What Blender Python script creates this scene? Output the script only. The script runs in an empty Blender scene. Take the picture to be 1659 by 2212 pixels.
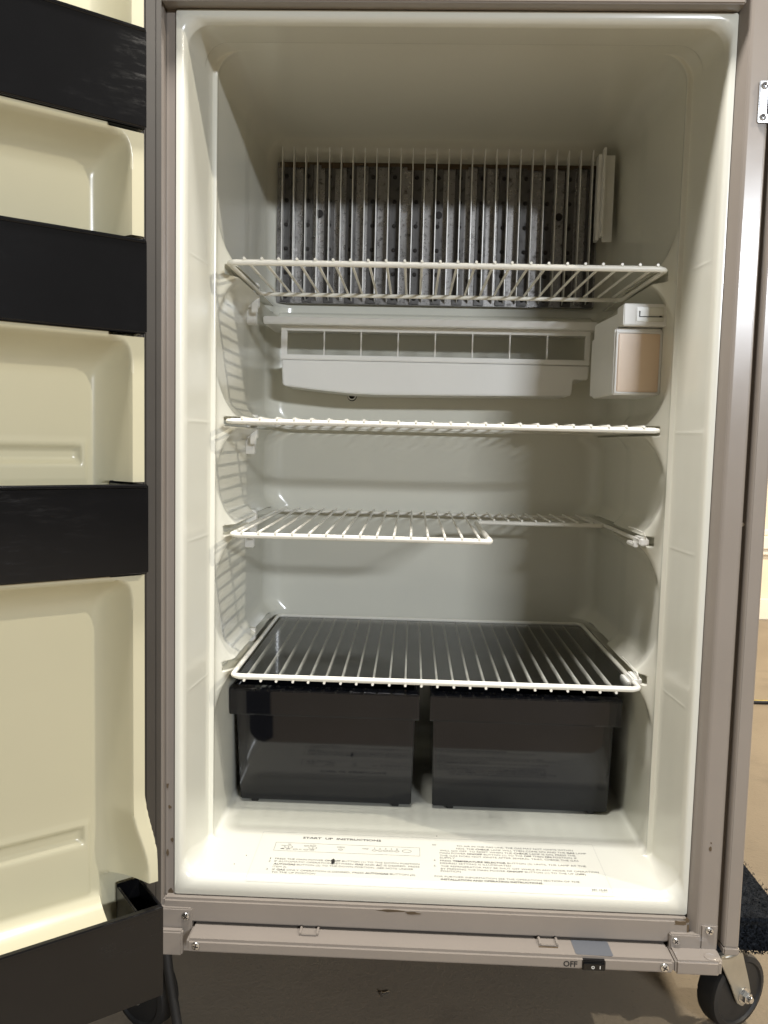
import bpy, bmesh, math, random
from mathutils import Vector, Matrix
random.seed(7)
sc = bpy.context.scene
C = sc.collection
# ------------------------------------------------------------------ camera
cam_d = bpy.data.cameras.new('camera'); cam = bpy.data.objects.new('camera', cam_d); C.objects.link(cam)
YAW, PITCH, ROLL = 0.0333, 0.0865, 0.0238
fw = Vector((-math.sin(YAW)*math.cos(PITCH), math.cos(YAW)*math.cos(PITCH), -math.sin(PITCH)))
rt = Vector((math.cos(YAW), math.sin(YAW), 0)); up = rt.cross(fw)
r2 = rt*math.cos(ROLL)+up*math.sin(ROLL); u2 = up*math.cos(ROLL)-rt*math.sin(ROLL)
m = Matrix((r2, u2, -fw)).transposed().to_4x4(); m.translation = (0.2573, -0.889, 0.5178)
cam.matrix_world = m
cam_d.sensor_fit = 'VERTICAL'; cam_d.sensor_height = 36.0; cam_d.lens = 36.0*1789/2212
cam_d.clip_start = 0.01; cam_d.clip_end = 200
sc.camera = cam
sc.render.resolution_x = 768; sc.render.resolution_y = 1024
# ------------------------------------------------------------------ light
w = bpy.data.worlds.new('World'); sc.world = w; w.use_nodes = True
w.node_tree.nodes['Background'].inputs[0].default_value = (1.0, 0.94, 0.86, 1)
w.node_tree.nodes['Background'].inputs[1].default_value = 0.13
def lamp(name, loc, aim, power, size, col, size_y=None):
    d = bpy.data.lights.new(name, 'AREA'); d.shape = 'RECTANGLE' if size_y else 'DISK'; d.size = size; d.size_y = size_y or size; d.energy = power; d.color = col
    o = bpy.data.objects.new(name, d); C.objects.link(o); o.location = loc
    o.rotation_euler = (Vector(aim)-Vector(loc)).to_track_quat('-Z', 'Y').to_euler()
lamp('fluorescent_tube', (2.55, -5.1, 1.80), (0.28, 0.1, 0.5), 172, 1.2, (0.88, 0.93, 1.0), 0.20)
lamp('added_fill_lamp', (2.31, -0.90, 2.18), (0.05, 0.0, 0.45), 34, 0.035, (1.0, 0.93, 0.80))
lamp('added_fill_lamp', (0.16, -0.36, 2.20), (0.32, 0.05, 0.2), 60, 0.22, (1.0, 0.97, 0.95))
lamp('added_fill_lamp', (2.6, 1.2, 2.30), (1.7, 1.9, 0.0), 105, 0.25, (1.0, 0.88, 0.70))  # added fill, set by eye to lighten the background floor and wall
sc.view_settings.view_transform = 'Standard'; sc.view_settings.look = 'None'
sc.view_settings.exposure = 0.16; sc.view_settings.gamma = 1.0
sc.render.engine = 'CYCLES'
sc.cycles.max_bounces = 10; sc.cycles.diffuse_bounces = 7; sc.cycles.glossy_bounces = 5; sc.cycles.transparent_max_bounces = 12
sc.cycles.caustics_reflective = False; sc.cycles.caustics_refractive = False
sc.cycles.sample_clamp_indirect = 4.0
# ------------------------------------------------------------------ materials
def new_mat(name):
    mt = bpy.data.materials.new(name); mt.use_nodes = True
    return mt, mt.node_tree.nodes, mt.node_tree.links, mt.node_tree.nodes['Principled BSDF']
def noise(n, l, scale, detail=4, rough=.55, vec=None, stretch=None):
    t = n.new('ShaderNodeTexNoise'); t.inputs['Scale'].default_value = scale
    t.inputs['Detail'].default_value = detail; t.inputs['Roughness'].default_value = rough
    tc = n.new('ShaderNodeTexCoord'); mp = n.new('ShaderNodeMapping')
    l.new(tc.outputs['Object'], mp.inputs['Vector']); l.new(mp.outputs['Vector'], t.inputs['Vector'])
    if stretch: mp.inputs['Scale'].default_value = stretch
    return t.outputs['Fac']
def ramp(n, l, fac, stops):
    r = n.new('ShaderNodeValToRGB'); l.new(fac, r.inputs['Fac'])
    e = r.color_ramp.elements
    e[0].position, e[0].color = stops[0][0], (*stops[0][1], 1)
    e[1].position, e[1].color = stops[-1][0], (*stops[-1][1], 1)
    for p, c in stops[1:-1]:
        k = e.new(p); k.color = (*c, 1)
    return r.outputs['Color']
def mixc(n, l, fac, a, b):
    x = n.new('ShaderNodeMix'); x.data_type = 'RGBA'
    if hasattr(fac, 'links'): l.new(fac, x.inputs[0])
    else: x.inputs[0].default_value = fac
    for s, v in ((x.inputs[6], a), (x.inputs[7], b)):
        if hasattr(v, 'links'): l.new(v, s)
        else: s.default_value = (*v, 1)
    return x.outputs[2]
def fmap(n, l, fac, a, b, c, d):
    x = n.new('ShaderNodeMapRange'); l.new(fac, x.inputs[0])
    for i, v in enumerate((a, b, c, d)): x.inputs[i+1].default_value = v
    return x.outputs[0]
def bump(n, l, bs, fac, strength, dist=.001):
    b = n.new('ShaderNodeBump'); b.inputs['Strength'].default_value = strength; b.inputs['Distance'].default_value = dist
    l.new(fac, b.inputs['Height']); l.new(b.outputs['Normal'], bs.inputs['Normal'])
def plastic(name, col, rough, var=.06, stain=None, stain_at=.7, scale=9, bmp=.05, bscale=60, metal=0.0, spec=.5):
    mt, n, l, b = new_mat(name)
    f = noise(n, l, scale)
    lo = tuple(c*(1-var) for c in col); hi = tuple(min(1, c*(1+var*.6)) for c in col)
    c = ramp(n, l, f, [(.3, lo), (.7, hi)])
    if stain:
        g = noise(n, l, 38, 8, .7)
        k = fmap(n, l, g, stain_at, stain_at+.06, 0, .8)
        c = mixc(n, l, k, c, stain)
    l.new(c, b.inputs['Base Color'])
    l.new(fmap(n, l, noise(n, l, scale*3, 6), .3, .7, rough*.93, rough*1.08), b.inputs['Roughness'])
    b.inputs['Metallic'].default_value = metal
    b.inputs['Specular IOR Level'].default_value = spec
    if bmp: bump(n, l, b, noise(n, l, bscale, 3), bmp, .0015)
    return mt
M = {}
M['cream'] = plastic('cream_liner_plastic', (.655, .645, .562), .20, .025, None, .80, 5, .03, 18)
M['door'] = plastic('yellowed_door_plastic', (.545, .508, .355), .24, .025, None, .80, 5, .03, 18)
M['white'] = plastic('white_plastic', (.74, .73, .69), .33, .03, None, bmp=.02)
M['wire'] = plastic('white_coated_wire', (.74, .72, .645), .35, .05, (.30, .19, .09), .665, 14, .1, 120)
M['taupe'] = plastic('taupe_painted_metal', (.245, .214, .183), .22, .04, None, .80, 11, .015, 30)
def scuffed(name, col, rough, amount):
    mt, n, l, b = new_mat(name)
    a = noise(n, l, 7, 5, .6); sc1 = noise(n, l, 26, 8, .75, stretch=(1.0, 1.0, 5.0)); sc2 = noise(n, l, 60, 6, .7, stretch=(6.0, 1.0, 1.0))
    k = n.new('ShaderNodeMath'); k.operation = 'MULTIPLY'
    l.new(fmap(n, l, a, .48, .66, 0, 1), k.inputs[0]); l.new(fmap(n, l, sc1, .5, .68, 0, amount), k.inputs[1])
    q = n.new('ShaderNodeMath'); q.operation = 'ADD'; q.inputs[1].default_value = rough; l.new(k.outputs[0], q.inputs[0])
    l.new(q.outputs[0], b.inputs['Roughness'])
    c = ramp(n, l, a, [(.3, tuple(x*.8 for x in col)), (.7, tuple(x*1.2 for x in col))])
    c = mixc(n, l, fmap(n, l, sc2, .70, .76, 0, .25), c, tuple(min(1, x*6+.03) for x in col))
    l.new(c, b.inputs['Base Color']); bump(n, l, b, sc1, .012, .001); b.inputs['Specular IOR Level'].default_value = .48
    return mt
M['black'] = scuffed('scuffed_black_plastic', (.005, .005, .0055), .13, .30)
M['drawer'] = scuffed('scuffed_charcoal_plastic', (.006, .0065, .0085), .045, .08)
M['gasket'] = plastic('brown_rubber_gasket', (.040, .034, .027), .5, .1)
M['dark'] = plastic('dark_gap', (.012, .009, .007), .7, .1)
M['lens'] = plastic('peach_lamp_lens', (.74, .565, .40), .3, .04, None, bmp=.05, bscale=200)
M['chrome'] = plastic('bright_steel', (.72, .72, .72), .22, .08, (.25, .2, .15), .7, metal=1.0)
M['steel'] = plastic('zinc_plated_steel', (.50, .49, .44), .38, .12, (.30, .26, .18), .62, 30, metal=.85)
M['rubber'] = plastic('black_rubber_wheel', (.014, .014, .014), .55, .2)
M['ink'] = plastic('grey_print', (.075, .072, .07), .6, .05)
M['inkfaint'] = plastic('faint_print', (.33, .325, .31), .6, .05)
M['inkdark'] = plastic('black_ink', (.015, .014, .013), .6, .05)
M['sticker'] = plastic('grey_blue_sticker', (.105, .110, .120), .45, .06)
M['dirt'] = plastic('brown_grime', (.09, .06, .03), .7, .3)
M['yellow'] = plastic('yellow_cord', (.62, .47, .10), .5, .1)
M['wood'] = plastic('plywood_edge', (.30, .21, .12), .6, .2, scale=30)
def alu(name, base, dark, r):
    mt, n, l, b = new_mat(name)
    a = noise(n, l, 55, 7, .65, stretch=(1, 1, .10)); s = noise(n, l, 85, 9, .72)
    c = ramp(n, l, a, [(.30, tuple(x*.62 for x in base)), (.70, base)])
    k = fmap(n, l, s, .55, .66, 0, .8)
    c = mixc(n, l, k, c, dark)
    l.new(c, b.inputs['Base Color']); b.inputs['Metallic'].default_value = .8
    l.new(fmap(n, l, s, .4, .7, r, r+.25), b.inputs['Roughness'])
    bump(n, l, b, s, .15, .0008)
    return mt
M['alu'] = alu('stained_aluminium', (.31, .298, .285), (.03, .024, .02), .25)
M['alud'] = alu('dull_aluminium_strip', (.115, .11, .105), (.02, .017, .014), .36)
M['fin'] = plastic('aluminium_fin', (.74, .73, .70), .40, .06, None, metal=.35, bmp=.01)
mt, n, l, b = new_mat('concrete_floor')
a = noise(n, l, 1.6, 8, .6); f = noise(n, l, 160, 6, .7); g = noise(n, l, 9, 6, .6)
c = ramp(n, l, a, [(.32, (.225, .182, .130)), (.68, (.30, .248, .180))])
c = mixc(n, l, fmap(n, l, g, .55, .75, 0, .5), c, (.15, .122, .09))
c = mixc(n, l, fmap(n, l, f, .58, .70, 0, .45), c, (.13, .107, .078))
l.new(c, b.inputs['Base Color']); b.inputs['Roughness'].default_value = .75
bump(n, l, b, f, .5, .002); M['floor'] = mt
M['wall'] = plastic('cream_wall_paint', (.78, .67, .50), .6, .03)
M['trimw'] = plastic('white_trim_paint', (.82, .75, .62), .4, .03)
mt, n, l, b = new_mat('navy_carpet')
f = noise(n, l, 260, 6, .7); g = noise(n, l, 900, 3, .6)
c = ramp(n, l, f, [(.35, (.006, .008, .012)), (.62, (.035, .042, .055))])
c = mixc(n, l, fmap(n, l, g, .68, .75, 0, .35), c, (.3, .27, .2))
l.new(c, b.inputs['Base Color']); b.inputs['Roughness'].default_value = .95; b.inputs['Specular IOR Level'].default_value = .1
bump(n, l, b, f, 1.0, .006); M['carpet'] = mt
mt, n, l, b = new_mat('clear_plastic_sheet'); n.remove(b)
tr = n.new('ShaderNodeBsdfTransparent'); tr.inputs[0].default_value = (.86, .87, .86, 1)
gl = n.new('ShaderNodeBsdfGlossy'); gl.inputs['Roughness'].default_value = .07
fr = n.new('ShaderNodeFresnel'); fr.inputs[0].default_value = 1.62
mx = n.new('ShaderNodeMixShader'); l.new(fr.outputs[0], mx.inputs[0]); l.new(tr.outputs[0], mx.inputs[1]); l.new(gl.outputs[0], mx.inputs[2])
l.new(mx.outputs[0], n['Material Output'].inputs[0]); M['sheet'] = mt
# ------------------------------------------------------------------ builders
class B:
    """collects shapes for ONE mesh object"""
    def __init__(s): s.bm = bmesh.new()
    def box(s, x0, x1, y0, y1, z0, z1, bev=.0008, seg=2, mx=None):
        t = bmesh.new(); bmesh.ops.create_cube(t, size=1)
        for v in t.verts:
            v.co = Vector((x0+(v.co.x+.5)*(x1-x0), y0+(v.co.y+.5)*(y1-y0), z0+(v.co.z+.5)*(z1-z0)))
        if bev: bmesh.ops.bevel(t, geom=t.edges[:], offset=bev, segments=seg, affect='EDGES', clamp_overlap=True)
        return s.add(t, mx)
    def add(s, t, mx=None):
        if mx is not None: bmesh.ops.transform(t, matrix=mx, verts=t.verts[:])
        me = bpy.data.meshes.new('tmp'); t.to_mesh(me); t.free(); s.bm.from_mesh(me); bpy.data.meshes.remove(me)
        return s
    def prism(s, pts, axis, a0, a1, bev=.0008, seg=2):
        """polygon extruded along an axis; pts are the two other coordinates in order"""
        t = bmesh.new(); rings = []
        for a in (a0, a1):
            r = []
            for p, q in pts:
                co = {'x': (a, p, q), 'y': (p, a, q), 'z': (p, q, a)}[axis]
                r.append(t.verts.new(co))
            rings.append(r)
        n_ = len(pts)
        t.faces.new(rings[0]); t.faces.new(rings[1][::-1])
        for i in range(n_): t.faces.new((rings[0][i], rings[1][i], rings[1][(i+1) % n_], rings[0][(i+1) % n_]))
        bmesh.ops.recalc_face_normals(t, faces=t.faces[:])
        if bev: bmesh.ops.bevel(t, geom=t.edges[:], offset=bev, segments=seg, affect='EDGES', clamp_overlap=True)
        return s.add(t)
    def tube(s, pts, r, seg=10, closed=False, cap=True):
        pts = [Vector(p) for p in pts]; n_ = len(pts); t = bmesh.new(); rings = []
        prev = None
        for i, p in enumerate(pts):
            if closed: d = (pts[(i+1) % n_]-pts[i-1])
            else: d = pts[min(i+1, n_-1)]-pts[max(i-1, 0)]
            d.normalize()
            if prev is None:
                a = d.orthogonal().normalized()
            else:
                a = prev-d*prev.dot(d)
                a = a.normalized() if a.length > 1e-6 else d.orthogonal().normalized()
            prev = a; bb = d.cross(a)
            rings.append([t.verts.new(p+(a*math.cos(2*math.pi*k/seg)+bb*math.sin(2*math.pi*k/seg))*r) for k in range(seg)])
        for i in range(n_ if closed else n_-1):
            A, Bq = rings[i], rings[(i+1) % n_]
            for k in range(seg): t.faces.new((A[k], A[(k+1) % seg], Bq[(k+1) % seg], Bq[k]))
        if not closed and cap: t.faces.new(rings[0][::-1]); t.faces.new(rings[-1])
        bmesh.ops.recalc_face_normals(t, faces=t.faces[:])
        return s.add(t)
    def lathe(s, prof, seg=24, mx=None):
        """(radius, height) profile about local z"""
        t = bmesh.new(); rings = []
        for r, h in prof:
            rings.append([t.verts.new((r*math.cos(2*math.pi*k/seg), r*math.sin(2*math.pi*k/seg), h)) for k in range(seg)])
        for A, Bq in zip(rings, rings[1:]):
            for k in range(seg): t.faces.new((A[k], A[(k+1) % seg], Bq[(k+1) % seg], Bq[k]))
        t.faces.new(rings[0][::-1]); t.faces.new(rings[-1])
        bmesh.ops.remove_doubles(t, verts=t.verts[:], dist=1e-6)
        bmesh.ops.recalc_face_normals(t, faces=t.faces[:])
        return s.add(t, mx)
    def mesh(s, name, mat, off=(0, 0, 0), ang=35):
        if any(off): bmesh.ops.translate(s.bm, vec=-Vector(off), verts=s.bm.verts[:])
        me = bpy.data.meshes.new(name); s.bm.to_mesh(me); s.bm.free()
        me.materials.append(mat); me.shade_smooth(); me.set_sharp_from_angle(angle=math.radians(ang)); WN.add(me.name)
        return me
    def obj(s, name, mat, parent=None, ang=35):
        off = org(parent)
        return link(name, s.mesh(name, mat, off, ang), parent)
ORG = {}; WN = set()
def org(parent): return ORG.get(parent.name, (0, 0, 0)) if parent is not None else (0, 0, 0)
def link(name, me, parent=None, loc=None):
    o = bpy.data.objects.new(name, me); C.objects.link(o); o.parent = parent
    if parent is not None: ORG[o.name] = org(parent)
    if loc is not None: o.location = loc
    if me is not None and me.name in WN:
        wn = o.modifiers.new('weighted_normals', 'WEIGHTED_NORMAL'); wn.keep_sharp = True; wn.weight = 100
    return o
def tag(o, label, cat, group=None, kind=None):
    o['label'] = label
    if cat: o['category'] = cat
    if group: o['group'] = group
    if kind: o['kind'] = kind
    return o
def thing(name, loc, label, cat, group=None, rz=0, local=False):
    o = bpy.data.objects.new(name, None); C.objects.link(o); o.location = loc; o.rotation_euler = (0, 0, rz)
    o.empty_display_size = .05
    ORG[o.name] = (0, 0, 0) if local else tuple(loc)
    return tag(o, label, cat, group)
def grid_mesh(name, us, vs, fn, mat, off=(0, 0, 0), ang=40):
    vsx = []; fs = []; nv = len(vs)
    for u in us:
        for v in vs:
            p = fn(u, v); vsx.append((p[0]-off[0], p[1]-off[1], p[2]-off[2]))
    for i in range(len(us)-1):
        for j in range(nv-1): fs.append((i*nv+j, (i+1)*nv+j, (i+1)*nv+j+1, i*nv+j+1))
    me = bpy.data.meshes.new(name); me.from_pydata(vsx, [], fs); me.materials.append(mat)
    me.shade_smooth(); me.set_sharp_from_angle(angle=math.radians(ang)); return me
def sst(a, b, x):
    t = min(1, max(0, (x-a)/(b-a))); return t*t*(3-2*t)
def lerp_tab(tab, x):
    if x <= tab[0][0]: return tab[0][1]
    for (a, p), (b_, q) in zip(tab, tab[1:]):
        if x <= b_: return p+(q-p)*(x-a)/(b_-a)
    return tab[-1][1]
FLOOR = -.20
# ------------------------------------------------------------------ setting
def ground(u, v): return (u, v, FLOOR)
fl = link('floor', grid_mesh('floor', [-8, -3, 0, 1, 3, 8], [-8, -3, 0, 1, 3, 2.72+5], ground, M['floor']))
tag(fl, 'tan concrete garage floor under the refrigerator', None, kind='structure')
wl = thing('wall', (1.7, 2.62, FLOOR), 'cream painted wall with white skirting in the background on the right', 'wall')
B().box(.2, 6, 2.63, 2.75, FLOOR, 2.6, .002).obj('wall_panel', M['wall'], wl)
B().box(.2, 6, 2.61, 2.6295, FLOOR, FLOOR+.09, .004).obj('skirting_board', M['trimw'], wl)
B().box(.2, 6, 2.615, 2.6295, .075, .10, .003).box(.2, 6, 2.605, 2.6295, .10, .155, .004).box(.2, 6, 2.612, 2.6295, .155, .185, .006).obj('moulding', M['trimw'], wl)
# ------------------------------------------------------------------ refrigerator
FR = thing('refrigerator', (.306, .25, -.06), 'open cream and taupe refrigerator with its empty food compartment facing the camera', 'refrigerator')
SH = [.716, .5358, .403, .2333]        # shelf heights
# liner ----------------------------------------------------------------
OUT = (0, .575, 0, .957); INN = (.0105, .566, .022, .945)
XL = [(0, .0105), (.009, .0105), (.082, .0170), (.0868, .0174), (.0880, .0182), (.0884, .0208), (.0890, .0222), (.0905, .0227), (.0930, .0222), (.100, .0212), (.25, .0222), (.285, .0212), (.45, .0220)]
ZT = [(0, .945), (.009, .945), (.0600, .9512), (.0615, .9520), (.0625, .9540), (.40, .974), (.45, .976)]
def inward(y, z):
    if y < .095: return sum(.00022*math.exp(-((z-zk+.002)/.0013)**2) for zk in SH)*sst(.012, .02, y)*(1-sst(.08, .086, y))
    wv = 0; slot = 0; ram = 0
    for zk in SH:
        d = abs(z-zk)
        hh = .052-.030*sst(.094, .150, y)                    # the moulded pad narrows to a ledge towards the back
        wk = max(0, 1-max(0, d-.0062)/hh)**1.7
        if wk > wv: wv = wk; ram = sst(.0935, .0945+.036*wk**.6, y)
        if y > .108: slot = max(slot, (1-sst(.0040, .0062, d))*sst(.108, .114, y)*(1-sst(.38, .40, y)))
    rear = 1-.35*sst(.262, .285, y)
    return wv*.0195*ram*rear-slot*.016
ZS = sorted(set([round(.0215+.0062*i, 5) for i in range(0, 150)]+[round(zk+.0014*i, 5) for zk in SH for i in range(-16, 17)]))
ZN = [z for z in ZS if .0 < z < .97]
NC = 7
def section(y, ins=None, f=None, back=0.0):
    if f is not None:
        xl, xr, zb, zt = [OUT[i]+(INN[i]-OUT[i])*f for i in range(4)]; r = rt = .003+.019*f
    else:
        xl = lerp_tab(XL, y); xr = .5765-xl if y < .05 else .5768-xl; zb = .022; zt = lerp_tab(ZT, y); rt = .022+.008*sst(0, .1, y); r = .022-.015*sst(.01, .085, y)
        xl += back; xr -= back; zb += back; zt -= back
    P = []
    z0, z1 = zb+r, zt-rt
    N = len(ZN)
    za = [z0+(z1-z0)*i/(N-1) for i in range(N)] if f is not None and f < 1 else None
    zz = [min(max(z, z0), z1) for z in ZN] if za is None else za
    # spread clamped duplicates so that no two rows coincide
    lo = sum(1 for z in zz if z <= z0); hi = sum(1 for z in zz if z >= z1)
    if za is None:
        s0 = zz[lo] if lo < N else z1; s1 = zz[N-hi-1]
        for i in range(lo): zz[i] = z0+(s0-z0)*i/lo
        for i in range(hi): zz[N-1-i] = z1+(s1-z1)*i/hi
    disp = f is None
    for z in zz: P.append((xl+(inward(y, z) if disp else 0), y, z))
    for k in range(1, NC): a = math.pi/2*k/NC; P.append((xl+rt-rt*math.cos(a), y, z1+rt*math.sin(a)))
    for i in range(31): P.append((xl+rt+(xr-xl-2*rt)*i/30, y, zt))
    for k in range(1, NC): a = math.pi/2*k/NC; P.append((xr-rt+rt*math.sin(a), y, z1+rt*math.cos(a)))
    for z in zz[::-1]: P.append((xr-(inward(y, z) if disp else 0), y, z))
    for k in range(1, NC): a = math.pi/2*k/NC; P.append((xr-r+r*math.cos(a), y, z0-r*math.sin(a)))
    for i in range(31): P.append((xr-r-(xr-xl-2*r)*i/30, y, zb))
    for k in range(1, NC): a = math.pi/2*k/NC; P.append((xl+r-r*math.sin(a), y, z0-r*math.cos(a)))
    return P
rings = [section(y, f=f) for f, y in ((0, .03), (0, .0012), (.07, 0), (.5, 0), (.68, .0008), (.82, .0026), (.93, .0055), (.985, .0085))]
YS = [.009, .012, .02, .03, .04, .05, .058, .060, .0615, .0625, .066, .073, .080, .0835, .0862, .0872, .0880, .0886, .0892, .090, .0915, .0935, .095]
YS += [round(.097+.0022*i, 4) for i in range(0, 32)]+[.17, .18, .19, .2, .21, .22, .23, .24, .248, .252, .256, .26, .264, .268, .272, .278, .285, .292, .3, .31, .33, .35, .37, .39, .41]
for y in YS: rings.append(section(y))
for k in range(1, 9):
    a = math.pi/2*k/8; q = .41+.03*math.sin(a); rings.append(section(q, back=.03*(1-math.cos(a))))
npt = len(rings[0]); off = org(FR)
vv = [(p[0]-off[0], p[1]-off[1], p[2]-off[2]) for R_ in rings for p in R_]; ff = []
for i in range(len(rings)-1):
    for j in range(npt):
        j2 = (j+1) % npt; ff.append((i*npt+j, i*npt+j2, (i+1)*npt+j2, (i+1)*npt+j))
ff.append(tuple((len(rings)-1)*npt+j for j in range(npt)))
me = bpy.data.meshes.new('liner'); me.from_pydata(vv, [], ff); me.materials.append(M['cream']); me.shade_smooth(); me.set_sharp_from_angle(angle=math.radians(50))
LINER = link('liner', me, FR)
# cabinet shell behind the face frame ------------------------------------
B().box(-.016, -.012, .045, .56, -.0360, 1.45, .001).box(.6225, .6275, .0, .56, -.0360, 1.45, .001).box(-.012, .622, .53, .56, -.0360, 1.45, .001).box(-.012, .622, .03, .53, -.0360, -.032, .0005).obj('cabinet_shell', M['taupe'], FR)
# face frame
B().box(-.0165, -.0112, -.006, .045, -.045, 1.45, .0012).box(-.0110, -.0004, .0035, .045, -.030, 1.45, .001).obj('frame_stile', M['taupe'], FR)
B().prism([(.5752, .02), (.5752, .0015), (.579, -.004), (.583, -.0095), (.586, -.0105), (.6035, -.0105), (.6058, -.0085), (.6065, .001), (.6115, .001), (.6122, -.0095), (.614, -.0115), (.627, -.0115), (.6292, -.0095), (.6292, .02)], 'z', -.0275, 1.45, .0007, 2).obj('frame_stile', M['taupe'], FR)
B().box(.612, .6295, -.013, .02, -.0365, -.0277, .0015).obj('stile_foot', M['taupe'], FR)
B().box(-.0112, .5760, -.0155, .03, .9574, 1.03, .0016, 3).obj('frame_rail', M['taupe'], FR)
B().box(-.0112, .5745, -.0120, .02, 1.0306, 1.448, .003, 3).obj('freezer_panel', M['taupe'], FR)
B().box(-.0162, .6290, .0210, .56, 1.4505, 1.456, .001).obj('cabinet_top', M['taupe'], FR)
B().box(.576, .6065, -.0135, .02, .985, 1.03, .002).obj('centre_hinge_plate', M['steel'], FR)
B().box(-.0110, .5755, -.0075, .03, -.0282, -.0008, .0028, 4).obj('frame_rail', M['taupe'], FR)
B().box(-.0110, .5755, .002, .03, -.040, -.0284, .0005).obj('rail_shadow_gap', M['dark'], FR)
# chipped paint and grime on the frame
for (x, y, z, sx, sz) in ((.245, -.0074, -.0045, .022, .0016), (.27, -.0076, -.0062, .010, .0020), (.565, -.0074, -.0045, .010, .0032), (.5725, -.0074, -.0015, .003, .0035), (.574, -.0072, -.012, .0016, .007), (-.006, .0033, .10, .0022, .0030), (-.003, .0033, .062, .0022, .0040), (-.0085, .0033, .047, .002, .004), (-.004, .0033, .0, .0035, .006), (-.006, .0033, -.010, .0035, .006), (-.0085, .0033, .125, .0016, .004), (.592, -.0106, .083, .0022, .003), (.5925, -.0106, .090, .001, .001)):
    bb = B(); t = bmesh.new()
    vs_ = [t.verts.new((x+sx*math.cos(a)*random.uniform(.5, 1.1), y-.0002, z+sz*math.sin(a)*random.uniform(.5, 1.1))) for a in [2*math.pi*i/11 for i in range(11)]]
    t.faces.new(vs_); r_ = bmesh.ops.extrude_face_region(t, geom=t.faces[:]); bmesh.ops.translate(t, vec=(0, .0006, 0), verts=[v for v in r_['geom'] if isinstance(v, bmesh.types.BMVert)])
    bmesh.ops.recalc_face_normals(t, faces=t.faces[:]); bb.add(t).obj('paint_chip', M['dirt'], FR)
# screws -------------------------------------------------------------------
def screw_mesh(r):
    b_ = B(); b_.lathe([(r, 0), (r, .0006), (r*.86, .0016), (r*.5, .0021), (0, .0022)], 20)
    return b_.mesh('screw', M['chrome'])
def cross_mesh(r):
    b_ = B(); b_.box(-r*.62, r*.62, -r*.13, r*.13, .0016, .0024, 0); b_.box(-r*.13, r*.13, -r*.62, r*.62, .00161, .00241, 0); return b_.mesh('cross_recess', M['dark'])
SM, SX = screw_mesh(.0046), cross_mesh(.0046)
def screw(x, y, z, parent, rx=math.pi/2, rot=.3, s=1.0):
    o = link('screw', SM, parent, Vector((x, y, z))-Vector(org(parent))); o.rotation_euler = (rx, rot, 0) if rx else (0, 0, rot); o.scale = (s,)*3
    c_ = link('cross_recess', SX, o); return o
# control trim ----------------------------------------------------------------
TR = B().box(.0235, .5526, -.0360, .0015, -.0455, -.0305, .0030, 4).obj('control_trim', M['taupe'], FR)
CB = B().prism([(.5532, .0), (.5532, -.0362), (.6000, -.0362), (.6045, -.0315), (.6060, .0)], 'z', -.0462, -.0300, .0024, 4).box(.5535, .5875, -.0125, -.0040, -.0330, -.0150, .0012).box(.5860, .6050, -.0125, -.0040, -.0330, -.0025, .0018).obj('hinge_corner_block', M['taupe'], FR)
B().lathe([(.0065, 0), (.0065, .0006), (.0058, .0010), (0, .0010)], 24, Matrix.Translation((.5925, -.0270, -.0301))).obj('hinge_cap', M['taupe'], CB)
screw(.5955, -.0125, -.0090, CB, rot=.4); screw(.5600, -.0125, -.0225, CB, rot=.8, s=.9)
LB = B().box(-.0160, .0232, -.0110, -.0, -.0605, -.0105, .0014).box(-.0162, .0150, -.020, -.0112, -.0605, -.0320, .0018).obj('hinge_bracket', M['taupe'], FR)
screw(.0165, -.0112, -.0190, LB, rot=.7, s=1.05)
screw(.0345, -.0361, -.0372, TR, rot=.2); screw(.5415, -.0361, -.0380, TR, rot=.5, s=1.05)
for x0, tilt in ((.1452, 0), (.4095, .02)):
    q = B().box(x0, x0+.0215, -.0200, .0015, -.0306, -.0296, .0003).box(x0, x0+.0026, -.0200, .0020, -.0298, -.0272, .0006).box(x0+.0189, x0+.0215, -.0200, .0020, -.0298, -.0272, .0006).box(x0+.0026, x0+.0189, -.0205, -.0190, -.0298, -.0284, .0004)
    q.obj('latch_clip', M['taupe'], TR)
q = B().box(.4090, .4300, -.0222, -.0207, -.0307, -.0300, .0001); q.obj('grime_line', M['dirt'], TR)
B().prism([(.4490, -.0318), (.4860, -.0330), (.4875, -.0310), (.4868, -.0070), (.4850, -.0058), (.4475, -.0056), (.4465, -.0075), (.4475, -.0305)], 'z', -.0304, -.0301, 0).obj('sticker', M['sticker'], TR)
SW = B().box(.4535, .4785, -.0372, -.030, -.0448, -.0334, .0008).obj('rocker_switch', M['black'], TR)
B().prism([(-.0371, -.0354), (-.0392, -.0358), (-.0378, -.0438), (-.0371, -.0440)], 'x', .4550, .4770, .0004).obj('rocker', M['black'], SW)
B().box(.4720, .4727, -.0390, -.0384, -.0415, -.0380, 0).obj('rocker_mark', M['white'], SW)
q = B(); q.lathe([(.0017, 0), (.0017, .0004), (.0011, .0004), (.0011, 0)], 20, Matrix.Translation((.4648, -.0385, -.0400)) @ Matrix.Rotation(math.pi/2, 4, 'X')); q.obj('rocker_mark', M['white'], SW)
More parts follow.
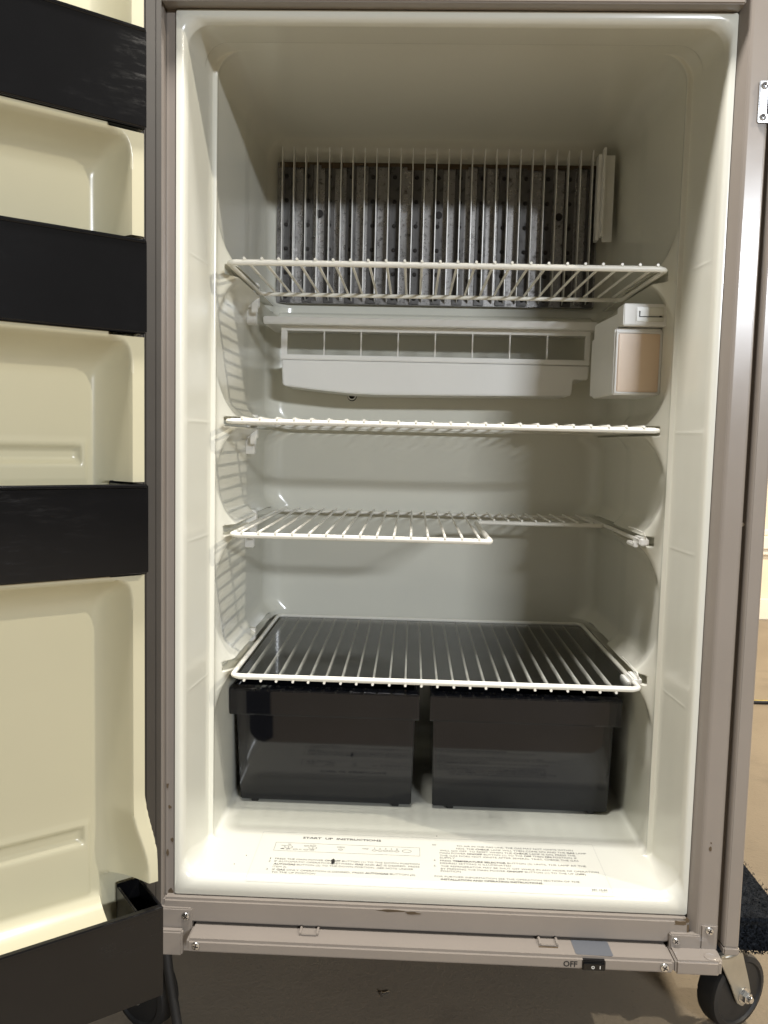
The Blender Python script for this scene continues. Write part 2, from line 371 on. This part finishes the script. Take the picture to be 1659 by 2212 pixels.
# text --------------------------------------------------------------------------
def text_mesh(body, bold=0.0):
    cu = bpy.data.curves.new('t', 'FONT'); cu.body = body; cu.size = 1; cu.resolution_u = 2; cu.offset = bold
    o = bpy.data.objects.new('t', cu); C.objects.link(o); bpy.context.view_layer.update()
    me_ = bpy.data.meshes.new_from_object(o.evaluated_get(bpy.context.evaluated_depsgraph_get()))
    bpy.data.objects.remove(o); bpy.data.curves.remove(cu); return me_
def twidth(s):
    def wd(q):
        m_ = text_mesh(q); xs = [v.co.x for v in m_.vertices]; r_ = max(xs)-min(xs); bpy.data.meshes.remove(m_); return r_
    return wd('H'+s+'H')-wd('HH')
def text_line(name, body, p0, width, cap, parent, mat, plane='floor', bold_all=False):
    """body may hold *bold* runs; p0 is the left end of the base line"""
    bm_ = bmesh.new(); x = 0.0
    for i, seg in enumerate(body.split('*')):
        if not seg: continue
        bold = bold_all or i % 2 == 1
        m_ = text_mesh(seg, .028 if bold else .0)
        k0 = len(bm_.verts); bm_.from_mesh(m_); bm_.verts.ensure_lookup_table()
        for v in bm_.verts[k0:]: v.co.x += x
        x += twidth(seg); bpy.data.meshes.remove(m_)
    xs = [v.co.x for v in bm_.verts]; x0 = min(xs); kx = width/(max(xs)-x0); ky = cap/.70
    o_ = org(parent)
    for v in bm_.verts:
        a, b_ = (v.co.x-x0)*kx, v.co.y*ky
        P_ = (p0[0]+a, p0[1]+b_, p0[2]) if plane == 'floor' else (p0[0]+a, p0[1], p0[2]+b_)
        v.co = Vector(P_)-Vector(o_)
    me_ = bpy.data.meshes.new(name); bm_.to_mesh(me_); bm_.free(); me_.materials.append(mat)
    return link(name, me_, parent)
text_line('switch_lettering', 'OFF', (.4335, -.03615, -.0418), .0150, .0062, TR, M['inkdark'], 'front', True)
ZF = .02215
def strip_rect(b_, x0, y0, x1, y1, w_, z):
    t = bmesh.new()
    for (a, c_, d, e) in ((x0, y0, x1, y0+w_), (x0, y1-w_, x1, y1), (x0, y0+w_, x0+w_, y1-w_), (x1-w_, y0+w_, x1, y1-w_)):
        t.faces.new([t.verts.new(p) for p in ((a, c_, z), (d, c_, z), (d, e, z), (a, e, z))])
    b_.add(t)
def ring_flat(b_, cx, cy, rx, ry, w_, z, seg=24):
    t = bmesh.new(); A = []; Q = []
    for k in range(seg):
        a = 2*math.pi*k/seg; A.append(t.verts.new((cx+rx*math.cos(a), cy+ry*math.sin(a), z))); Q.append(t.verts.new((cx+(rx-w_)*math.cos(a), cy+(ry-w_)*math.sin(a), z)))
    for k in range(seg): t.faces.new((A[k], A[(k+1) % seg], Q[(k+1) % seg], Q[k]))
    b_.add(t)
b_ = B(); strip_rect(b_, .0815, .0150-.0138, .4930, .1125, .00028, ZF)
LBL = b_.obj('instruction_print', M['inkfaint'], FR)
LBL['label'] = 'grey start up instructions printed on the compartment floor'
text_line('text_line', 'START  UP  INSTRUCTIONS', (.1331, .0980, ZF), .0975, .0046, LBL, M['ink'], bold_all=True)
H = .0037
for body, x0, x1, y in (('PRESS THE MAIN POWER *ON/OFF* BUTTON (1) TO THE DOWN POSITION', .1071, .2777, .0448), ('IF AUTOMATIC OPERATION BETWEEN *GAS* AND *AC* IS DESIRED, PRESS', .1071, .2777, .0388), ('*AUTO/GAS* BUTTON (2) TO THE DOWN POSITION. (SEE NOTE UNDER', .1073, .2705, .0326), ('ITEM 3).', .1075, .1241, .0264), ('IF *GAS* ONLY OPERATION IS DESIRED, PRESS *AUTO/GAS* BUTTON (2)', .1077, .2726, .0200), ('TO THE UP POSITION', .1079, .1583, .0140),
        ('1', .1012, .1022, .0448), ('2', .1005, .1028, .0388), ('3', .1005, .1028, .0200), ('4', .2945, .2968, .0558), ('5.', .2945, .2975, .0430), ('NO', .2940, .2985, .0935),
        ('TO AIR IN THE GAS LINE, THE GAS MAY NOT IGNITE WITHIN', .3237, .4659, .0928), ('NDS. THE *CHECK* LAMP WILL THEN COME ON AND THE *GAS* LAMP', .3228, .4808, .0862), ('WILL GO OFF. TO RESET WHEN THE *CHECK* LAMP IS ON, PRESS THE', .3026, .4667, .0800), ('MAIN POWER *ON/OFF* BUTTON (1) TO THE *OFF* THEN *ON* POSITION. IF', .3024, .4672, .0740), ('THE GAS DOES NOT IGNITE AFTER SEVERAL TRIES, CHECK THE GAS', .3022, .4679, .0677), ('SUPPLY', .3020, .3203, .0624),
        ('PRESS *TEMPERATURE SELECTOR* BUTTON (3) UNTIL THE LAMP AT THE', .3022, .4744, .0556), ('DESIRED SETTING IS ILLUMINATED', .3020, .3857, .0497), ('THE REFRIGERATOR MAY BE SHUT OFF WHILE IN ANY MODE OF OPERATION', .3027, .4864, .0430), ('BY PRESSING THE MAIN POWER *ON/OFF* BUTTON (1) TO THE UP (*OFF*)', .3025, .4701, .0368), ('POSITION', .3023, .3253, .0314),
        ('FOR FURTHER INFORMATION SEE THE OPERATION SECTION OF THE', .2949, .4597, .0195), ('*INSTALLATION AND OPERATING INSTRUCTIONS.*', .3017, .4176, .0134), ('293.18.82', .4700, .4878, .0046)):
    text_line('text_line', body, (x0, y, ZF), x1-x0, H, LBL, M['ink'])
b_ = B(); strip_rect(b_, .1018, .0656, .2785, .0862, .00035, ZF+.00005)
for (cx, cy, rx, ry) in ((.1188, .0754, .0052, .0034), (.1401, .0797, .0030, .0016), (.1483, .0755, .0052, .0034), (.1277, .0704, .0030, .0016), (.1406, .0704, .0030, .0016), (.1823, .0740, .0030, .0018), (.2232, .0752, .0030, .0020), (.2300, .0752, .0030, .0020), (.2368, .0752, .0030, .0020), (.2436, .0752, .0030, .0020), (.2505, .0752, .0030, .0020), (.2625, .0765, .0058, .0036)): ring_flat(b_, cx, cy, rx, ry, .0005, ZF+.00005)
t = bmesh.new()
for (a, c_, d, e) in ((.1095, .0786, .1145, .0794), (.1095, .0700, .1145, .0708), (.1105, .0708, .1135, .0722)): t.faces.new([t.verts.new(p) for p in ((a, c_, ZF+.00005), (d, c_, ZF+.00005), (d, e, ZF+.00005), (a, e, ZF+.00005))])
b_.add(t); b_.obj('panel_diagram', M['ink'], LBL)
for body, x0, x1, y in (('ON', .1172, .1208, .0806), ('OFF', .1163, .1212, .0688), ('AUTO', .1440, .1520, .0800), ('AC', .1318, .1352, .0690), ('GAS', .1448, .1505, .0688), ('1', .1184, .1191, .0738), ('2', .1473, .1493, .0738), ('CHECK', .1775, .1872, .0785), ('COLD', .2085, .2160, .0770), ('1', .2230, .2236, .0790), ('2', .2290, .2308, .0790), ('3', .2360, .2376, .0790), ('4', .2428, .2446, .0790), ('5', .2498, .2514, .0790)):
    text_line('text_line', body, (x0, y, ZF+.0001), x1-x0, .0028, LBL, M['ink'])
# chip knocked out of the floor print and little specks
def splat(name, cx, cy, cz, rx, ry, mat, parent, th=.0004, n_=13):
    t = bmesh.new(); ring = [t.verts.new((cx+rx*math.cos(2*math.pi*i/n_)*random.uniform(.65, 1.1), cy+ry*math.sin(2*math.pi*i/n_)*random.uniform(.65, 1.1), cz)) for i in range(n_)]
    t.faces.new(ring); r_ = bmesh.ops.extrude_face_region(t, geom=t.faces[:]); bmesh.ops.translate(t, vec=(0, 0, th), verts=[v for v in r_['geom'] if isinstance(v, bmesh.types.BMVert)])
    bmesh.ops.recalc_face_normals(t, faces=t.faces[:]); return B().add(t).obj(name, mat, parent)
splat('floor_chip', .1758, .0450, ZF+.0002, .0022, .0066, M['inkdark'], FR)
for (x, y) in ((.0720, .051), (.30, .118), (.2675, .020), (.062, .03)): splat('floor_speck', x, y, ZF-.0001, .0006, .0009, M['dirt'], FR)
# evaporator -----------------------------------------------------------------------
EV = B().box(.036, .531, .4290, .4380, .7290, .9430, .0006).obj('evaporator', M['alu'], FR)
sx0 = .0507; sp = (.5200-.0507)/14
stm = B().box(-.0078, .0078, .4262, .4295, .7300, .9405, .0006).mesh('mounting_strip', M['alud'])
o3 = Vector(org(FR))
for i in range(15): link('mounting_strip', stm, EV, Vector((sx0+i*sp, 0, 0))-o3)
rvm = B().lathe([(.0033, 0), (.0033, .0007), (.0022, .0018), (0, .0022)], 12, Matrix.Rotation(math.pi/2, 4, 'X')).mesh('rivet', M['dark'])
for i in range(15):
    for k in range(6): link('rivet', rvm, EV, Vector((sx0+i*sp, .4262, .7385+k*(.9214-.7385)/5))-o3)
hom = B().lathe([(.0056, 0), (.0056, .0012), (.0045, .0016), (0, .0016)], 18, Matrix.Rotation(math.pi/2, 4, 'X')).mesh('bolt_hole', M['dark'])
for x in (.1027, .2870, .4714): link('bolt_hole', hom, EV, Vector((x, .4262, .8655))-o3)
fnm = B().prism([(.4100, .7420), (.4262, .7330), (.4262, .9530), (.4100, .9600)], 'x', -.0007, .0007, .0002, 1).mesh('fin', M['fin'])
for i in range(27): link('fin', fnm, EV, Vector((.0458+i*(.5175-.0458)/26+random.uniform(-.0004, .0004), 0, random.uniform(-.0008, .0008)))-o3)
q = B()
x = .040
while x < .515:
    wd = random.uniform(.008, .035); hh = random.uniform(.003, .0095)
    q.box(x, min(x+wd, .528), .4255, .4275, .9418-hh, .9425, .0006); x += wd*.93
q.obj('sealant_bead', M['dirt'], EV)
CL = B().box(.5275, .5312, .3840, .3970, .8280, .9560, .0006).box(.5312, .5460, .3935, .3950, .8215, .9475, .0004).box(.5225, .5275, .3970, .4140, .8250, .9500, .0004).obj('fin_clip', M['white'], EV)
# back wall ledge under the evaporator, drain ---------------------------------------------
B().prism([(.4405, .716), (.428, .7135), (.424, .7085), (.424, .7040), (.4405, .7000)], 'x', .04, .53, .002, 3).obj('drip_ledge', M['cream'], LINER)
DR = B().lathe([(.0068, 0), (.0068, .003), (.0050, .0036), (.0046, .001), (.0046, 0)], 24, Matrix.Translation((.1575, .4402, .5868)) @ Matrix.Rotation(math.pi/2, 4, 'X')).obj('drain_ring', M['white'], FR)
B().lathe([(.0074, 0), (.0074, .0006), (0, .0006)], 20, Matrix.Translation((.1578, .4402, .5858)) @ Matrix.Rotation(math.pi/2, 4, 'X')).obj('drain_hole', M['dark'], DR)
# drip tray ------------------------------------------------------------------------------------
TY = B().box(.0335, .5185, .3330, .4380, .6835, .6945, .0014, 3).obj('drip_tray', M['white'], FR)
px0, px1 = .0570, .5125
B().box(px0, px1, .3520, .3560, .6765, .6837, .0005).box(px0, .0662, .3520, .3560, .6415, .6766, .0005).box(.5052, px1, .3520, .3560, .6415, .6766, .0005).box(px0-.0005, px1, .3500, .3560, .6340, .6416, .0012).obj('tray_frame', M['white'], TY)
dvm = B().box(-.0009, .0009, .3522, .3600, .6414, .6766, .0003).mesh('divider', M['white'])
for i in range(1, 8): link('divider', dvm, TY, Vector((.0662+i*(.5052-.0662)/8, 0, 0))-o3)
B().prism([(.0585, .6335), (.0600, .5975), (.0625, .5955), (.110, .5905), (.160, .5862), (.20, .5850), (.485, .5885), (.4885, .5910), (.4900, .6120), (.4925, .6135), (.5120, .6135), (.5122, .6335)], 'y', .3520, .4380, .0018, 3).obj('tray_front', M['white'], TY)
B().prism([(.356, .6345), (.4380, .6260), (.4380, .6340), (.356, .6400)], 'x', .060, .510, .0004).obj('tray_floor', M['white'], TY)
# lamp housing --------------------------------------------------------------------------------------
LH = B().prism([(.4985, .1400), (.5555, .1400), (.5600, .2400), (.4945, .2400), (.4860, .2000)][:4], 'z', .5800, .6600, .0015, 3).prism([(.5045, .1500), (.5600, .1500), (.5620, .2600), (.4985, .2600)], 'z', .6590, .6800, .0015, 3).obj('lamp_housing', M['white'], FR)
B().box(.5025, .5525, .1386, .1420, .5835, .6535, .0010).obj('lamp_lens', M['lens'], LH)
q = B()
for (a, c_, d, e) in ((.5000, .5018, .5812, .6560), (.5530, .5550, .5812, .6560), (.5018, .5530, .5812, .5829), (.5018, .5530, .6541, .6560)): q.box(a, c_, .1378, .1420, d, e, .0005)
q.obj('lens_frame', M['white'], LH)
SB = B().prism([(.5045, .1270), (.5630, .1270), (.5650, .1290), (.5650, .1600), (.5045, .1600)], 'z', .6615, .6875, .0012, 3).obj('lamp_switch', M['white'], LH)
q = B().box(.5190, .5520, .1255, .1275, .6660, .6835, .0008).obj('switch_plate', M['cream'], SB)
B().box(.5235, .5505, .1249, .1254, .6715, .6723, 0).box(.5225, .5236, .1249, .1254, .6715, .6785, 0).box(.5462, .5492, .12485, .1254, .6713, .6730, 0).obj('switch_slot', M['dark'], SB)
B().box(.4960, .5600, .2405, .2600, .5840, .6590, .0006).obj('housing_flange', M['white'], LH)
# strike plate, stile hole -------------------------------------------------------------------------------
SP = B().box(.5948, .6120, -.0132, -.0104, .8450, .8855, .0008).obj('strike_plate', M['chrome'], FR)
B().box(.6030, .6140, -.0140, -.0128, .8530, .8772, .0003).obj('strike_slot', M['dark'], SP)
screw(.5995, -.0134, .8805, SP, rot=.4, s=.75); screw(.5995, -.0134, .8500, SP, rot=.9, s=.75)
B().lathe([(.0022, 0), (.0022, .0005), (0, .0005)], 16, Matrix.Translation((.6092, .0008, .4375)) @ Matrix.Rotation(math.pi/2, 4, 'X')).obj('catch_hole', M['trimw'], FR)
# shelf clips -----------------------------------------------------------------------------------------------
for zk in SH:
    q = B().box(.0215, .0392, .2640, .2760, zk-.020, zk+.013, .0012).box(.0205, .0340, .2740, .2870, zk-.042, zk-.016, .0012).box(.0300, .0385, .2600, .2660, zk-.028, zk-.014, .001)
    q.obj('shelf_clip', M['white'], FR)
for zk in SH[2:]:
    q = B().box(.5290, .5405, .0980, .1300, zk-.0035, zk+.0060, .0020, 3).box(.5240, .5300, .1050, .1400, zk-.0060, zk-.0010, .0012)
    CLP = q.obj('shelf_clip', M['white'], FR)
    B().tube([(.5355, .1000, zk+.001), (.5352, .0985, zk+.009), (.5350, .102, zk+.012), (.5352, .150, zk+.0125), (.5355, .175, zk+.012)], .0009, 8).obj('retaining_wire', M['wire'], CLP)
# ----------------------------------------------------------------- open door (part of the refrigerator)
PIN = Vector((-.016, -.030, 0)); ROT = math.atan2(-.616, -.788)
DZ = .0                                     # door parts are modelled in hinge coordinates: x = from hinge, y = towards the viewer, z up
door_t = Matrix.Translation(PIN-o3) @ Matrix.Rotation(ROT, 4, 'Z')
BINS = [(.7976, .8850, .0750, .0318, 'front'), (.6119, .6975, .0755, .0318, 'front'), (.3849, .4705, .0800, .0322, 'front'), (-.0330, .0596, .1000, .0250, 'front')]
def recess(s, z, zb, zt):
    """0 on the raised frame, 1 on the sunk panel"""
    sh = .0125*(1-sst(.085, .150, z))
    d = min((s-.0448+sh)/(.0285+sh), (.575-s)/.028)
    e = min((zt-z)/.036, (z-zb)/.03)
    if d <= 0 or e <= 0: return 0.0
    v = min(d, e, 1)
    if d < 1 and e < 1: v = max(0, 1-((1-d)**4+(1-e)**4)**.25)
    return 1-(1-v)**2.3
RC = [(.8150, 1.05), (.6290, .7925), (.4020, .6070), (.0300, .3800)]
def door_t_of(s, z):
    out = .0305-.010*sst(.165, .095, z) if z > .095 else .0205
    rib = .070+.010*(1-sst(.07, .17, z))
    for k, (zb, zt, tf, s0, _) in enumerate(BINS):         # notch that the shelf front hooks into
        if zb-.001 < z < zt+(.014 if k == 3 else .002) and s < .066: rib = .030
    r_ = max(recess(s, z, a, c_) for a, c_ in RC)
    tv = .031+(rib-.031)*(1-r_)
    tv = .012+(tv-.012)*sst(out-.003, out+.002, s)
    if s > .56: tv = .012+(tv-.012)*(1-sst(.575, .58, s))
    # long pressed grooves in the panels
    for (za, zc) in ((.4882, .5060), (.1089, .1273)):
        dz = min(z-za, zc-z); ds = s-.0800
        g = sst(0, .004, min(dz, ds)) if dz > 0 and ds > 0 else 0
        tv -= .0055*g
    for (za, zc) in ((.470, .5100), (.055, .1320)):
        if za < z < zc+.002 and s > .0750: tv += .0012*sst(.0750, .0768, s)*(1-sst(zc-.001, zc+.002, z))
    return tv
SS = sorted(set([round(-.002+.0014*i, 5) for i in range(60)]+[round(.082+.004*i, 5) for i in range(30)]+[.2+.02*i for i in range(18)]+[.555, .565, .575, .58, .59, .6]))
ZD = [round(-.035+.0029*i, 5) for i in range(370)]
me = grid_mesh('door', SS, ZD, lambda s, z: (s, door_t_of(s, z), z), M['door'], ang=60)
DOOR = link('door', me, FR); DOOR.matrix_local = door_t; DOOR['label'] = 'open refrigerator door with cream inner panel'
ORG[DOOR.name] = (0, 0, 0)
B().box(-.006, .605, -.030, .0085, -.035, 1.04, .004, 3).obj('door_shell', M['taupe'], DOOR)
q = B()
for (s0, s1, t0) in ((-.0040, .0035, .0185), (.0032, .0150, .0215), (.0146, .0195, .0190), (.0190, .0262, .0225)): q.box(s0, s1, .0080, t0, -.033, 1.03, .0016, 3)
q.obj('gasket', M['gasket'], DOOR)
# ----------------------------------------------------------------- door shelf fronts (lift out)
lab = ['black shelf front at the top of the open door', 'black shelf front on the open door beside the top wire shelf, second from the top', 'black shelf front on the open door, third from the top, beside the half width shelf', 'deep black shelf front at the bottom of the open door']
for k, (zb, zt, tf, s0, _) in enumerate(BINS):
    T = thing('door_shelf_front', PIN, lab[k], 'door shelf', 'black shelf fronts on the door', ROT, True)
    q = B().box(s0, .572, tf-.0040, tf, zb, zt, .0016, 3)
    q.box(s0+.001, .571, tf-.0055, tf+.0012, zt-.0035, zt+.0006, .0012, 3)
    q.obj('front_panel', M['black'], T)
    dpt = .036 if k < 3 else .062
    B().box(s0+.0005, .5715, tf-dpt+.004, tf-.0035, zb-.0004, zb+.0035, .0010).obj('bottom_lip', M['black'], T)
    q = B().box(s0+.0003, s0+.0030, tf-dpt, tf-.0042, zb+.0036, zt-.0002, .0008)
    q.box(s0+.0031, s0+.0265, tf-dpt, tf-dpt+.0026, zb+.0036, zt+.0025, .0008)
    q.box(s0+.0240, s0+.0266, tf-dpt+.0027, tf-.0056, zb+.0036, zt+.0004, .0006).obj('end_hook', M['black'], T)
# ----------------------------------------------------------------- wire shelves
def shelf_loop(x0, x1, y0, y1, z, r=.010, n_=5):
    P_ = []
    for cx, cy, a0 in ((x1-r, y0+r, -90), (x1-r, y1-r, 0), (x0+r, y1-r, 90), (x0+r, y0+r, 180)):
        for i in range(n_+1): a = math.radians(a0+90*i/n_); P_.append((cx+r*math.cos(a), cy+r*math.sin(a), z))
    return P_
RB, RR = .0034, .0016
def shelf(label, x0, x1, y0, y1, z, xr0, pitch, n_, above=True, back_r=.0028):
    T = thing('wire_shelf', ((x0+x1)/2, (y0+y1)/2, z), label, 'shelf', 'white wire shelves')
    B().tube([(x0+.006, y0+.002, z), (x0+.009, y0, z), (x1-.009, y0, z), (x1-.006, y0+.002, z)], RB, 12).obj('front_bar', M['wire'], T)
    lp = [p for p in shelf_loop(x0, x1, y0, y1, z)]
    # side and back wire, open at the front where the thick bar lies
    P_ = [p for p in lp if p[1] > y0+.0005]
    k = max(range(len(P_)), key=lambda i: -P_[i][1]+ (0 if P_[i][0] > (x0+x1)/2 else -1))
    B().tube([(x1-.010, y0, z)]+P_+[(x0+.010, y0, z)], back_r, 10).obj('rim_wire', M['wire'], T)
    zr = z+(RB+RR*.35 if above else -(RB+RR*.35)); zq = z+(back_r+RR*.8)*(1 if above else -1)
    rm = B().tube([(0, y0-.0037, zr), (0, y0+.004, zr), (0, y0+.02, zq), (0, y1-.01, zq), (0, y1+.003, zq)], RR, 8).mesh('rung', M['wire'], T.location)
    for i in range(n_): link('rung', rm, T, (xr0+i*pitch+random.uniform(-.0006, .0006), 0, 0))
    return T
shelf('white wire shelf in front of the black evaporator fins, highest of the four', .0400, .5365, .0700, .2760, SH[0], .0590, .0203, 24)
shelf('full width white wire shelf at eye level just below the lamp housing', .0400, .5380, .0700, .4100, SH[1], .0593, .0200, 24)
shelf('white wire shelf holding a clear sheet right above the black drawers', .0480, .5315, .0720, .4180, SH[3], .0640, .0191, 24, above=False)
# cut-out shelf
z = SH[2]; x0, xm, x1, y0, ym, y1 = .0455, .3500, .5350, .0700, .3020, .4150
T = thing('wire_shelf', (.29, .24, z), 'white wire shelf with its front right corner cut away', 'shelf', 'white wire shelves')
def arc(cx, cy, r, a0, a1, z_, n_=5): return [(cx+r*math.cos(math.radians(a0+(a1-a0)*i/n_)), cy+r*math.sin(math.radians(a0+(a1-a0)*i/n_)), z_) for i in range(n_+1)]
B().tube([(x0+.006, y0+.002, z), (x0+.009, y0, z)]+arc(xm-.006, y0+.006, .006, -90, 0, z)+[(xm, y0+.02, z)], RB, 12).obj('front_bar', M['wire'], T)
B().tube([(xm, y0+.008, z)]+arc(xm+.010, ym-.010, .010, 180, 90, z)+[(x1-.012, ym, z)]+arc(x1-.012, ym+.010, .010, -90, 0, z)[:5], .0031, 10).obj('inner_bar', M['wire'], T)
B().tube([(x0+.010, y0, z)]+arc(x0+.010, y0+.010, .010, 270, 180, z)+arc(x0+.010, y1-.010, .010, 180, 90, z)+arc(x1-.010, y1-.010, .010, 90, 0, z)+[(x1, ym, z), (x1+.0010, ym-.03, z), (x1+.0008, .105, z)], .0026, 10).obj('rim_wire', M['wire'], T)
zr, zq = z+RB+RR*.35, z+.0028+RR*.8
rm = B().tube([(0, y0-.0037, zr), (0, y0+.004, zr), (0, y0+.02, zq), (0, y1+.003, zq)], RR, 8).mesh('rung', M['wire'], T.location)
rs = B().tube([(0, ym-.0042, zq+.0002), (0, y1+.003, zq)], RR, 8).mesh('short_rung', M['wire'], T.location)
xx = .0595
while xx < xm-.004: link('rung', rm, T, (xx, 0, 0)); xx += .0198
while xx < x1-.008: link('short_rung', rs, T, (xx, 0, 0)); xx += .0198
# clear sheet on the lowest shelf
ST = B().box(.0530, .5270, .0790, .4150, SH[3]-.0030, SH[3]-.0018, .0003).obj('clear_sheet', M['sheet'])
tag(ST, 'clear plastic sheet lying on the lowest wire shelf above the drawers', 'plastic sheet')
# ----------------------------------------------------------------- crisper drawers
def drawer(label, x0, x1, il, ir):
    T = thing('crisper_drawer', ((x0+x1)/2, .26, .0225), label, 'drawer', 'black crisper drawers')
    def tub(b_, bot, top, z0, z1, th):
        """open tapered box: bot/top are (x0,x1,y0,y1)"""
        t = bmesh.new()
        def ring(r_, zz, i): return [t.verts.new(p) for p in ((r_[0]+i, r_[2]+i, zz), (r_[1]-i, r_[2]+i, zz), (r_[1]-i, r_[3]-i, zz), (r_[0]+i, r_[3]-i, zz))]
        a, c_, d, e = ring(bot, z0, 0), ring(top, z1, 0), ring(top, z1, th), ring(bot, z0+th, th)
        t.faces.new(a[::-1])
        for P_, Q_ in ((a, c_), (c_, d), (d, e)):
            for i in range(4): t.faces.new((P_[i], P_[(i+1) % 4], Q_[(i+1) % 4], Q_[i]))
        t.faces.new(e); bmesh.ops.recalc_face_normals(t, faces=t.faces[:])
        bmesh.ops.bevel(t, geom=t.edges[:], offset=.0018, segments=3, affect='EDGES', clamp_overlap=True)
        b_.add(t)
    q_ = B(); tub(q_, (x0+il, x1-ir, .1960, .385), (x0+.0045, x1-.0045, .1900, .405), .0262, .1830, .0028); q_.obj('tub', M['drawer'], T)
    B().prism([(.1775, .1500), (.1758, .1520), (.1735, .1845), (.1750, .1868), (.1790, .1876), (.1899, .1876), (.1899, .1845), (.1800, .1838), (.1790, .1500)], 'x', x0, x1, .0014, 4).obj('front_lip', M['drawer'], T)
    B().box(x0, x0+.0042, .1900, .405, .1780, .1865, .0008).box(x1-.0042, x1, .1900, .405, .1780, .1865, .0008).obj('side_rim', M['drawer'], T)
    for xx_ in (x0+.026, x1-.034):
        for yy_ in (.1985, .36): B().box(xx_, xx_+.010, yy_, yy_+.02, .0222, .0268, .0008).obj('foot', M['drawer'], T)
drawer('black plastic drawer on the left under the lowest shelf', .0228, .2746, .0120, .0075)
drawer('black plastic drawer on the right under the lowest shelf', .2886, .5385, .0070, .0080)
# ----------------------------------------------------------------- dolly under the refrigerator
DL = thing('furniture_dolly', (.30, .30, FLOOR), 'navy carpeted moving dolly on casters under the refrigerator', 'dolly')
def rug(u, v): return (u+.0012*math.sin(v*900+u*700), v+.0012*math.sin(u*1100), -.0610+.0016*math.sin(u*830+v*510)*math.sin(v*970-u*330))
dirx = 0.0
cp = B().box(.40, .720, .0585, .66, -.0775, -.0368, .006, 3).obj('carpet_board', M['carpet'], DL)
cp2 = B().box(-.10, .06, .0585, .66, -.0775, -.0368, .006, 3).obj('carpet_board', M['carpet'], DL)
# carpet pile: short tufts standing on the visible top and front
t = bmesh.new()
for i in range(5200):
    if random.random() < .62:
        px, py, pz = random.uniform(.60, .720), random.uniform(.058, .40), -.0370; nrm = Vector((0, 0, 1))
    else:
        px, py, pz = random.uniform(.60, .720), .0587, random.uniform(-.077, -.038); nrm = Vector((0, -1, 0))
    d = (nrm+Vector((random.gauss(0, .45), random.gauss(0, .45), random.gauss(0, .45)))).normalized(); sd = d.orthogonal().normalized()*random.uniform(.0007, .0013)
    p_ = Vector((px, py, pz)); h_ = random.uniform(.002, .0045)
    t.faces.new([t.verts.new(p_-sd), t.verts.new(p_+sd), t.verts.new(p_+d*h_)])
pile = B().add(t).obj('carpet_pile', M['carpet'], DL); pile['kind'] = 'stuff'
def caster(x, y, rz, zt=-.0776):
    R_ = .0470; mx = Matrix.Translation((x, y, 0)) @ Matrix.Rotation(rz, 4, 'Z')
    az = FLOOR+R_
    q_ = B().box(-.032, .032, -.032, .032, zt-.004, zt, .001, 2, mx); q_.lathe([(.024, zt-.016), (.026, zt-.012), (.022, zt-.004)], 24, mx)
    for s_ in (-1, 1):
        t_ = bmesh.new(); xo = .0175*s_; th = .0025
        pts = [(-.020, zt-.012), (.022, zt-.012), (.040, az+.014), (.044, az), (.040, az-.011), (.030, az-.015), (.020, az-.008), (.006, az+.020)]
        rr = [[t_.verts.new((xo+dx_, p_[0], p_[1])) for p_ in pts] for dx_ in (-th/2, th/2)]
        t_.faces.new(rr[0]); t_.faces.new(rr[1][::-1]); n_ = len(pts)
        for i in range(n_): t_.faces.new((rr[0][i], rr[1][i], rr[1][(i+1) % n_], rr[0][(i+1) % n_]))
        bmesh.ops.recalc_face_normals(t_, faces=t_.faces[:]); bmesh.ops.bevel(t_, geom=t_.edges[:], offset=.0007, segments=2, affect='EDGES', clamp_overlap=True)
        q_.add(t_, mx)
    fk = q_.obj('caster', M['steel'], DL)
    ax = mx @ Matrix.Translation((0, .030, az)) @ Matrix.Rotation(math.pi/2, 4, 'Y')
    B().lathe([(.010, -.014), (R_-.010, -.012), (R_-.008, -.0145), (R_-.002, -.013), (R_, -.008), (R_, .008), (R_-.002, .013), (R_-.008, .0145), (R_-.010, .012), (.010, .014)], 36, ax).obj('wheel', M['rubber'], fk)
    for s_ in (-1, 1):
        q_ = B(); q_.lathe([(.0095, .0188*s_), (.0095, .0202*s_)], 20, ax); q_.lathe([(.0072, .0202*s_), (.0072, .0262*s_), (.0062, .0272*s_)], 6, ax); q_.lathe([(.0042, .0272*s_), (.0042, .0300*s_), (.0034, .0312*s_)], 14, ax)
        q_.obj('axle_bolt', M['chrome'], fk)
caster(.6465, .0935, math.radians(-60)); caster(-.0780, .075, math.radians(-122))
# ----------------------------------------------------------------- loose things on the floor
pc = B().tube([(-.0105, .004, -.050), (-.0095, .002, -.066), (-.0065, .000, -.088), (-.002, -.001, -.115), (.0035, -.001, -.150), (.0075, -.004, -.178), (.009, -.020, FLOOR+.0062), (.004, -.08, FLOOR+.0058), (-.03, -.2, FLOOR+.0058)], .0055, 12).obj('power_cord', M['rubber'])
tag(pc, 'black power cord hanging down beside the left hinge bracket', 'cord')
pts = []
for i in range(60):
    x = .95+i*.02; pts.append((x, 1.47-.12*(x-.95)+.03*math.sin(x*5), FLOOR+.0065))
ec = thing('extension_cord', (1.3, 1.4, FLOOR), 'black and yellow extension cord on the floor in the background', 'cord')
B().tube(pts, .0062, 10).obj('cable', M['rubber'], ec)
B().tube([(p[0], p[1]-.0028, p[2]+.0050) for p in pts], .0016, 6).obj('stripe', M['yellow'], ec)
fs = thing('loose_screw', (.235, .125, FLOOR), 'small shiny screw lying on the shaded floor under the trim', 'screw')
mx = Matrix.Translation((.235, .125, FLOOR+.003)) @ Matrix.Rotation(.7, 4, 'Z') @ Matrix.Rotation(math.radians(98), 4, 'Y')
B().lathe([(.0030, 0), (.0030, .0008), (.0014, .0022), (.0013, .012), (0, .016)], 14, mx).obj('shank', M['chrome'], fs)
